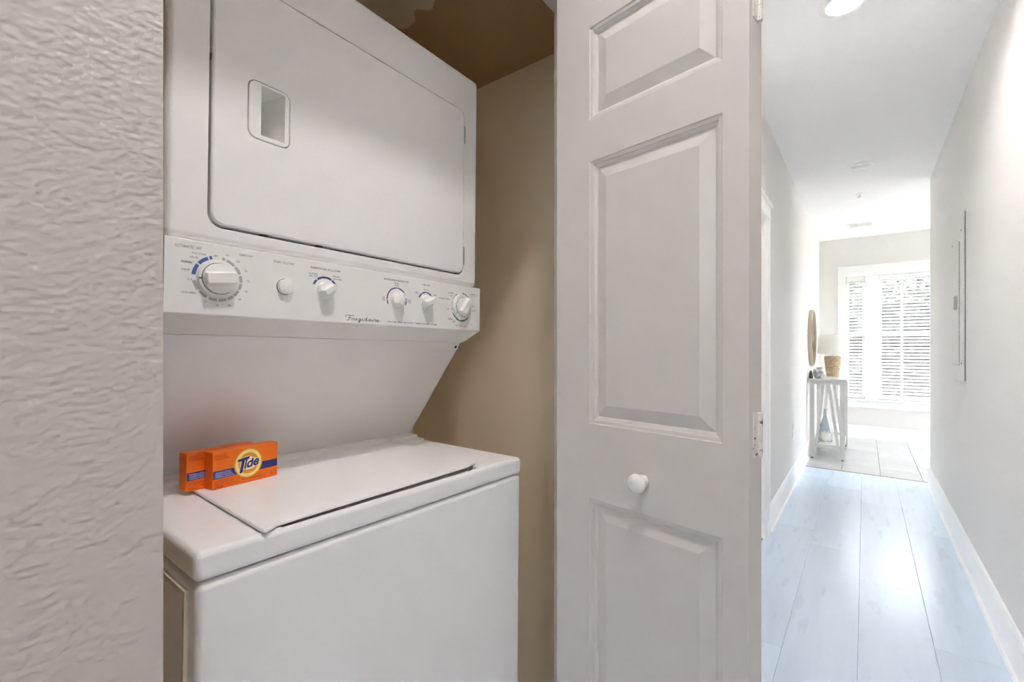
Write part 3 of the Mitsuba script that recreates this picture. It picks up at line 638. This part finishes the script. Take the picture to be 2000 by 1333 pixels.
# control panel
ZP1, ZP0, ZB = 1.3995, 1.2865, 1.2575
panel = extrude_x([(YP + 0.0015, ZP1), (YP, ZP1 - 0.0015), (YP, ZP0 + 0.0025), (YP + 0.0006, ZP0 + 0.0010), (YP + 0.0025, ZP0 - 0.0005), (0.866, ZB + 0.0008), (0.870, ZB), (1.2, ZB), (1.2, ZP1)], 0.0, W + 0.002)
pk = ap('control_panel', panel, 'plastic_white', 25)
yk = YP - 0.0002
def pp(name, poly, mat, y=YP, d=0.0003):
    return add(pk + '__' + name, extrude_xz(poly, y - d, d + 0.0002), mat, False, AT)
TEXTS = [
    ('AUTOMATIC DRY', 0.0125, 0.0474, 1.3879, .0042), ('COOL DOWN', 0.0347, 0.0530, 1.3797, .0026), ('LESS DRY', 0.0321, 0.0428, 1.3733, .0026),
    ('NORMAL', 0.0211, 0.0362, 1.3649, .0034), ('MORE DRY', 0.0213, 0.0324, 1.3531, .0026), ('OFF', 0.0288, 0.0355, 1.3390, .003),
    ('COOL DOWN', 0.0217, 0.0400, 1.3190, .0028), ('OFF', 0.0635, 0.0700, 1.3800, .003), ('100', 0.0808, 0.0860, 1.3840, .0028),
    ('TIMED DRY', 0.1003, 0.1216, 1.3881, .0036), ('90', 0.0967, 0.1013, 1.3762, .0028), ('80', 0.1088, 0.1127, 1.3629, .0028),
    ('70', 0.1126, 0.1165, 1.3461, .0028), ('60', 0.1095, 0.1140, 1.3293, .0028), ('50', 0.1002, 0.1040, 1.3151, .0028),
    ('40', 0.0848, 0.0885, 1.3043, .0028), ('30', 0.0681, 0.0717, 1.3028, .0028), ('20', 0.0519, 0.0553, 1.3075, .0028),
    ('PUSH TO START', 0.1557, 0.1914, 1.3862, .0038), ('TEMPERATURE SELECTIONS', 0.2209, 0.2820, 1.3859, .0036),
    ('DELICATE', 0.2181, 0.2350, 1.3747, .0028), ('LOW HEAT', 0.2182, 0.2350, 1.3702, .0028), ('REGULAR', 0.2660, 0.2800, 1.3751, .0028),
    ('HIGH HEAT', 0.2670, 0.2850, 1.3702, .0028), ('WASH/RINSE TEMPERATURE', 0.3835, 0.4493, 1.3862, .0036), ('WARM', 0.4115, 0.4211, 1.3798, .0028),
    ('COLD', 0.4116, 0.4212, 1.3752, .0028), ('HOT', 0.3801, 0.3866, 1.3460, .0028), ('COLD', 0.3789, 0.3867, 1.3416, .0028),
    ('COLD', 0.4475, 0.4571, 1.3459, .0028), ('COLD', 0.4475, 0.4572, 1.3419, .0028), ('LOAD SIZE', 0.4881, 0.5107, 1.3865, .0034),
    ('MEDIUM', 0.4928, 0.5085, 1.3752, .0028), ('SMALL', 0.4690, 0.4780, 1.3665, .0028), ('LARGE', 0.5236, 0.5335, 1.3657, .0028),
    ('REGULAR', 0.5730, 0.5900, 1.3770, .0028), ('15', 0.5793, 0.5850, 1.3700, .0028), ('PERMANENT PRESS', 0.5420, 0.5765, 1.3610, .0028),
    ('OFF', 0.5690, 0.5770, 1.3365, .0028), ('HEAVY', 0.6510, 0.6660, 1.3812, .0028), ('OFF', 0.6585, 0.6680, 1.3494, .0028),
    ('DELICATE', 0.6592, 0.6770, 1.3388, .0028), ('SOAK', 0.5735, 0.5885, 1.3125, .0028), ('RINSE', 0.5870, 0.5965, 1.3070, .0028),
    ('KNIT', 0.6461, 0.6626, 1.3025, .003), ('PRE-WASH CYCLE', 0.5971, 0.6376, 1.2972, .0024),
    ('Heavy Duty   Extra Large Capacity   7 Speed Combination   16 Cycles', 0.3938, 0.5353, 1.2962, .0034)]
lt = join(*[text_xz(t_, x0, x1, z, h, YP, bold=(t_ == 'NORMAL')) for t_, x0, x1, z, h in TEXTS])
labels[add(pk + '__lettering', lt, 'ink_dark', False, AT)] = {'label': 'dark printed lettering', 'kind': 'stuff'}
# script maker's name, drawn with pen strokes; letter heights in units of the x-height
def pen(pts, n=10):
    pts = np.array(pts, float)
    if len(pts) < 3: return pts
    out = []
    P_ = np.vstack([2 * pts[0] - pts[1], pts, 2 * pts[-1] - pts[-2]])
    for i in range(1, len(P_) - 2):
        for t_ in np.linspace(0, 1, n, endpoint=False):
            p0, p1, p2, p3 = P_[i - 1:i + 3]
            out.append(0.5 * (2 * p1 + (p2 - p0) * t_ + (2 * p0 - 5 * p1 + 4 * p2 - p3) * t_ ** 2 + (3 * p1 - p0 - 3 * p2 + p3) * t_ ** 3))
    return np.vstack([out, pts[-1:]])
STROKES = [
    [(-1.2, 1.75), (-0.9, 2.05), (0.3, 2.15), (1.6, 2.1), (2.3, 2.2)], [(0.75, 2.1), (0.55, 1.2), (0.3, 0.3), (-0.1, -0.1), (-0.5, 0.05)], [(-0.1, 1.1), (0.6, 1.15), (1.3, 1.1)],
    [(1.3, 0.1), (1.75, 0.6), (2.0, 1.1), (2.2, 0.85), (2.55, 0.9), (2.35, 0.3), (2.55, 0.05), (3.1, 0.35)],                     # r
    [(3.1, 0.35), (3.55, 0.95), (3.35, 0.3), (3.5, 0.05), (4.0, 0.3)], [(3.72, 1.45), (3.80, 1.5)],                                # i
    [(5.2, 0.8), (4.8, 1.0), (4.4, 0.6), (4.45, 0.1), (4.9, 0.2), (5.25, 0.9), (5.0, -0.3), (4.6, -0.9), (4.3, -0.6), (5.0, 0.0), (5.7, 0.3)],   # g
    [(5.7, 0.3), (6.1, 0.95), (5.9, 0.3), (6.05, 0.05), (6.5, 0.3)], [(6.28, 1.45), (6.36, 1.5)],
    [(7.7, 0.8), (7.3, 1.0), (6.9, 0.55), (7.0, 0.1), (7.4, 0.2), (7.8, 0.9), (8.15, 1.9), (7.85, 0.6), (7.95, 0.05), (8.5, 0.3)],   # d
    [(9.6, 0.85), (9.2, 1.0), (8.8, 0.55), (8.9, 0.1), (9.3, 0.2), (9.65, 0.95), (9.5, 0.3), (9.65, 0.05), (10.1, 0.3)],             # a
    [(10.1, 0.3), (10.55, 0.95), (10.35, 0.3), (10.5, 0.05), (11.0, 0.3)], [(10.73, 1.45), (10.82, 1.5)],
    [(11.0, 0.3), (11.4, 0.8), (11.6, 1.1), (11.8, 0.85), (12.15, 0.9), (11.95, 0.3), (12.15, 0.05), (12.6, 0.35)],
    [(12.6, 0.35), (13.1, 0.55), (13.2, 0.95), (12.8, 0.95), (12.6, 0.4), (12.85, 0.05), (13.4, 0.1), (14.0, 0.45)],                  # e
]
sx_, sz_ = 0.0053, 0.0044
lg = union_all([LineString([(0.300 + x * sx_, 1.2935 + z * sz_) for x, z in pen(st)]).buffer(0.00045, quad_segs=2) for st in STROKES])
plabel(pp('script_logo', lg.simplify(0.00005), 'ink_black'), 'script maker name')
# dial markings
def segs(x, z, r0, r1, lst, mat, round_ends=True):
    return pp('dial_mark', union_all([arc_poly(x, z, r0, r1, a0, a1) for a0, a1 in lst]), mat)
C1 = (0.0704, 1.3442)
segs(*C1, 0.0310, 0.0362, [(175, 146), (142, 115), (111.5, 105)], 'ink_blue')
segs(*C1, 0.0310, 0.0355, [(81, 73), (69, 46.5), (42.5, 20.5), (16.5, -3), (-6.5, -24), (-28, -46), (-49.5, -65), (-69, -88), (-92, -113), (-117, -141), (-145, -170)], 'ink_grey')
C2 = (0.2506, 1.3464)
segs(*C2, 0.0225, 0.0262, [(158, 133), (129, 59), (55, 24)], 'ink_navy')
C3 = (0.4175, 1.3444)
segs(*C3, 0.0242, 0.0268, [(205, 184), (180, 92.5), (87.5, 3), (-1, -22)], 'ink_navy')
C4 = (0.501, 1.3469)
segs(*C4, 0.0208, 0.0240, [(155, 126), (122, 93), (88, 45), (40, 22)], 'ink_navy')
C5 = (0.6190, 1.3452)
segs(*C5, 0.0335, 0.0362, [(86, 75), (72, 60), (57, 42), (40, 27)], 'ink_navy')
segs(*C5, 0.0335, 0.0362, [(2, -10), (-13, -28)], 'ink_navy')
segs(*C5, 0.0335, 0.0362, [(-45, -66), (-68, -100), (-102, -126), (-128, -152)], 'ink_green')
segs(*C5, 0.0335, 0.0358, [(132, 118), (152, 138), (176, 156), (200, 180)], 'ink_grey')
# knobs
def knob(name, cx, cz, skirt_r, skirt_h, body_r, h, grip_angle, mark_angle, mark_r, lab):
    key = ap(name, lathe([(0, 0), (skirt_r, 0), (skirt_r, skirt_h * 0.7), (skirt_r - 0.0008, skirt_h), (body_r + 0.001, skirt_h + 0.0004), (0, skirt_h + 0.0004)] if skirt_r > body_r + 0.002 else
             [(0, 0), (skirt_r, 0), (skirt_r, skirt_h * 0.8), (skirt_r - 0.0008, skirt_h), (0, skirt_h)], 40, (cx, YP, cz), '-y'), 'plastic_white', 30)
    y0 = YP - skirt_h
    # turning part: a drum cut away on both sides of a finger grip
    drum = lathe([(0, -0.0006), (body_r, -0.0006), (body_r - 0.0004, h * 0.75), (body_r - 0.0014, h - 0.0012), (body_r - 0.003, h), (0, h)], 40, (0, 0, 0), '-y')
    g = body_r * 0.30
    cuts = []
    for sgn in (1, -1):
        b_ = trimesh.convex.convex_hull(np.array([[x, -y, sgn * z] for x in (-0.05, 0.05) for y, z in ((h * 0.30, body_r * 0.98), (h * 0.45, g * 1.5), (h * 1.2, g * 0.85), (h * 1.2, body_r * 1.5), (h * 0.30, body_r * 1.5))]))
        cuts.append(b_)
    body = diff(drum, *cuts)
    body.apply_transform(trimesh.transformations.rotation_matrix(-math.radians(grip_angle), (0, 1, 0)))
    body.apply_translation((cx, y0, cz))
    add(key + '__grip', body, 'plastic_white', 30, AT)
    m_ = sbox(mark_r - 0.002, -0.0008, mark_r + 0.002, 0.0008)
    m_ = affinity.translate(affinity.rotate(m_, mark_angle, origin=(0, 0)), cx, cz)
    if skirt_r > body_r + 0.002: add(key + '__groove', extrude_xz(disc_poly(cx, cz, body_r + 0.0009, 48), y0 - 0.0007, 0.0004), 'ink_dark', False, AT)
    ym = y0 if mark_r > body_r else y0 - h * 0.28
    add(key + '__pointer', extrude_xz(m_, ym - 0.0004 - (0.0004 if mark_r > body_r else 0), 0.0006), 'ink_black', False, AT)
    plabel(key, lab)
knob('dryer_timer_knob', *C1, 0.0292, 0.0055, 0.0238, 0.0150, 8, 184, 0.0265, 'large round timer knob with a ridge grip')
knob('temperature_knob', *C2, 0.0162, 0.0030, 0.0150, 0.019, 35, 22, 0.0165, 'small temperature knob')
knob('rinse_knob', *C3, 0.0165, 0.0030, 0.0155, 0.019, 60, 50, 0.0165, 'small wash temperature knob')
knob('load_size_knob', *C4, 0.0160, 0.0030, 0.0152, 0.020, 25, 15, 0.0165, 'small load size knob')
knob('wash_timer_knob', *C5, 0.0315, 0.0055, 0.0240, 0.0165, 52, 215, 0.0275, 'round wash cycle knob')
bk = ap('start_button', lathe([(0, 0), (0.0132, 0), (0.0132, 0.0065), (0.0122, 0.0082), (0.009, 0.0092), (0, 0.0098)], 36, (0.1747, YP, 1.3440), '-y'), 'plastic_white', 30)
plabel(bk, 'round push button')
pp('button_ring', disc_poly(0.1747, 1.344, 0.0142, 40), 'ink_dark', YP, 0.0003)

# slanted back panel between washer and dryer
slant = extrude_x([(0.8705, ZB - 0.0005), (1.0765, 0.989), (YB, 0.989), (YB, ZB - 0.0005)], 0.0015, W - 0.0025)
sk = ap('slanted_panel', slant, 'enamel', False)
n_s = np.array([0, -(ZB - 0.989), -(1.0765 - 0.8705)]); 
def on_slant(x, t_): return np.array([x, 0.8705 + t_ * (1.0765 - 0.8705), ZB - t_ * (ZB - 0.989)])
scr = trimesh.creation.cylinder(0.0042, 0.002, 14)
nrm = np.array([0, -(ZB - 0.989), -(0.206)]); nrm /= np.linalg.norm(nrm)
R = trimesh.geometry.align_vectors([0, 0, 1], nrm)
for x, t_ in ((0.674, 0.045),):
    m_ = scr.copy(); m_.apply_transform(R); m_.apply_translation(on_slant(x, t_)); add(sk + '__screw', m_, 'dark', 30, AT)
# hinge strip behind the lid
HS = [(1.012, ZT - 0.001), (1.014, ZT + 0.0035), (1.040, ZT + 0.0050), (1.042, ZT + 0.0115), (1.0775, ZT + 0.0125), (1.0775, ZT - 0.001)]
for x0, x1 in ((0.003, 0.098), (0.1015, 0.5855), (0.588, W - 0.004)): ap('hinge_strip', extrude_x(HS, x0, x1), 'plastic_white')
# washer top and lid
deck = rbox(-0.001, W, YF - 0.001, YB, ZS, ZT, 0.009, 32)
scoop = trimesh.convex.convex_hull(np.array([[x, y, z] for x, y, z in [
    (0.110, 0.6690, ZT + 0.001), (0.542, 0.6745, ZT + 0.001), (0.112, 0.6740, ZT - 0.016), (0.540, 0.680, ZT - 0.016), (0.112, 0.730, ZT - 0.016), (0.540, 0.730, ZT - 0.016), (0.098, 0.72, ZT + 0.001), (0.555, 0.72, ZT + 0.001)]]))
lidgap = box(0.094, 0.560, 0.70, 0.985, ZT - 0.016, ZT + 0.01)
ap('washer_top', diff(deck, scoop, lidgap), 'enamel', 25)
LID = [(0.079, 0.662), (0.085, 0.659), (0.092, 0.663), (0.102, 0.670), (0.185, 0.674), (0.36, 0.680), (0.52, 0.687), (0.545, 0.694), (0.563, 0.703), (0.577, 0.96), (0.576, 1.003), (0.0875, 1.003)]
lp = Polygon(LID).buffer(-0.004).buffer(0.004)
def lid_ring(d, z):
    q = np.array(lp.buffer(-d, join_style='mitre').exterior.coords)[:-1] if d > 0 else np.array(lp.exterior.coords)[:-1]
    return q, z
ring0 = np.array(lp.exterior.segmentize(0.02).coords)[:-1]
cen = ring0.mean(0)
def scaled(d):
    pv, nx = np.roll(ring0, 1, 0), np.roll(ring0, -1, 0)
    tg = nx - pv; tg /= np.linalg.norm(tg, axis=1)[:, None]
    nr = np.column_stack([tg[:, 1], -tg[:, 0]])
    sgn = np.sign(((ring0 - cen) * nr).sum(1).mean())
    return ring0 - sgn * d * nr
rings = [np.column_stack([scaled(d), np.full(len(ring0), z)]) for d, z in ((0.001, ZT + 0.0026), (0, ZT + 0.0032), (0, ZT + 0.0046), (0.0006, ZT + 0.0060), (0.0014, ZT + 0.0067), (0.0022, ZT + 0.0070))]
ap('washer_lid', loft(rings), 'enamel', 25)
# washer cabinet with a stamped side
body = rbox(0.001, W - 0.001, YF + 0.0005, YB, 0.022, ZS - 0.003, 0.010, 28)
ap('washer_cabinet', body, 'enamel', 25)
rib = join(box(-0.004, 0.002, 0.690, 0.697, 0.06, 0.915), box(-0.004, 0.002, 0.690, YB - 0.05, 0.915, 0.922))
ap('side_rib', rib, 'enamel_side')
for x in (0.06, W - 0.06):
    for y in (YF + 0.06, YB - 0.06): ap('foot', lathe([(0, 0.010), (0.022, 0.010), (0.022, 0.016), (0.008, 0.018), (0.008, 0.03), (0, 0.03)], 16, (x, y, 0)), 'dark', 40)

# ------------------------------------------------------------------ detergent boxes on the washer lid
BW, BD_, BH = 0.1215, 0.0255, 0.067
ang = math.atan2(0.0155, 0.119)
def detergent(label, px, py, rot):
    t = thing('detergent_box', label, 'detergent box', 'orange detergent boxes')
    B = T(A.tolist()) @ T().translate([px, py, ZT + 0.0071]).rotate([0, 0, 1], math.degrees(rot))
    body = rbox(0, BW, 0, BD_, 0, BH, 0.0016, 12)
    # folded corner flaps on the narrow side: shallow seams
    body = diff(body, box(-0.001, 0.0006, 0.0055, 0.0195, 0.004, 0.0046), box(-0.001, 0.0006, 0.0118, 0.0124, 0.004, 0.020))
    add(t + '__carton', body, 'box_orange', 25, B)
    y = 0.0
    def put(name, poly, mat, d): return add(t + '__' + name, extrude_xz(poly, y - d, d + 0.0004), mat, False, B)
    band_z0, band_z1 = 0.0185, 0.0325
    put('band', Polygon([(0.0012, band_z0), (BW - 0.0012, band_z0 + 0.0015), (BW - 0.0012, band_z1 + 0.0015), (0.0012, band_z1)]), 'box_navy', 0.00025)
    cx, cz = 0.0635, 0.0365
    put('ring', affinity.scale(disc_poly(cx, cz, 0.0262, 64), 1.02, 1.06), 'box_amber', 0.0003)
    put('ring', affinity.scale(disc_poly(cx, cz, 0.0240, 64), 1.02, 1.06), 'box_yellow', 0.0004)
    put('ring', affinity.scale(disc_poly(cx, cz, 0.0185, 64), 1.02, 1.06), 'box_amber', 0.0005)
    put('ring', affinity.scale(disc_poly(cx + 0.001, cz - 0.0005, 0.0125, 48), 1.25, 0.95), 'box_cream', 0.0006)
    word = text_poly('ide', 0.0138, True)
    word = affinity.translate(word, 0.0105, 0)
    tee = affinity.scale(text_poly('T', 0.0235, True), 1.05, 1.0, origin=(0, 0))
    wd = union_all([affinity.translate(tee, -0.0045, -0.0050), word]).buffer(0.00030)
    wd = affinity.affine_transform(wd, [1, 0.20, 0.13, 1, 0, 0])
    bx = wd.bounds
    wd = affinity.scale(wd, 0.0405 / (bx[2] - bx[0]), 0.0290 / (bx[3] - bx[1]), origin=(bx[0], bx[1]))
    wd = affinity.translate(wd, cx - 0.0205 - bx[0], cz - 0.0165 - bx[1])
    put('word_outline', wd.buffer(0.0011).simplify(0.0001), 'box_cream', 0.0007)
    put('word', wd.simplify(0.00005), 'box_navy', 0.0009)
    red = [text_xz(s_, 0.004, 0.004 + w_, z_, 0.0022, y, depth=0.0003) for s_, w_, z_ in (('DETERGENT', 0.019, 0.0605), ('DETERGENTE', 0.020, 0.0572), ('LAUNDRY DETERGENT', 0.024, 0.0539))]
    red += [text_xz(s_, 0.004, 0.004 + w_, z_, 0.0022, y, depth=0.0003) for s_, w_, z_ in (('POWDER LAUNDRY DETERGENT  NET WT', 0.066, 0.0150), ('DETERGENTE EN POLVO  CONT NET', 0.052, 0.0112), ('FOR ALL MACHINES   PARA LAVADORAS', 0.085, 0.0074), ('DETERGENT', 0.015, 0.0036))]
    labels[add(t + '__small_print', join(*red), 'ink_red', False, B)] = {'label': 'small red print', 'kind': 'stuff'}
    lil = [text_xz(s_, 0.0045, 0.0045 + w_, z_, 0.0026, y - 0.00025, depth=0.0003, bold=True) for s_, w_, z_ in (('ORIGINAL SCENT', 0.027, 0.0290), ('AROMA ORIGINAL', 0.030, 0.0252), ('PARFUM ORIGINAL', 0.034, 0.0214))]
    labels[add(t + '__scent_lettering', join(*lil), 'ink_lilac', False, B)] = {'label': 'pale lilac scent lettering', 'kind': 'stuff'}
    add(t + '__load_number', text_xz('1-2', 0.108, 0.1185, 0.0092, 0.0062, y, depth=0.0003), 'ink_red', False, B)
    return t
detergent('orange detergent box with a yellow ring logo, the front one on the washer lid', 0.104, 0.913, ang)
detergent('orange detergent box half hidden behind the front one on the washer lid', 0.0715, 0.9365, ang)
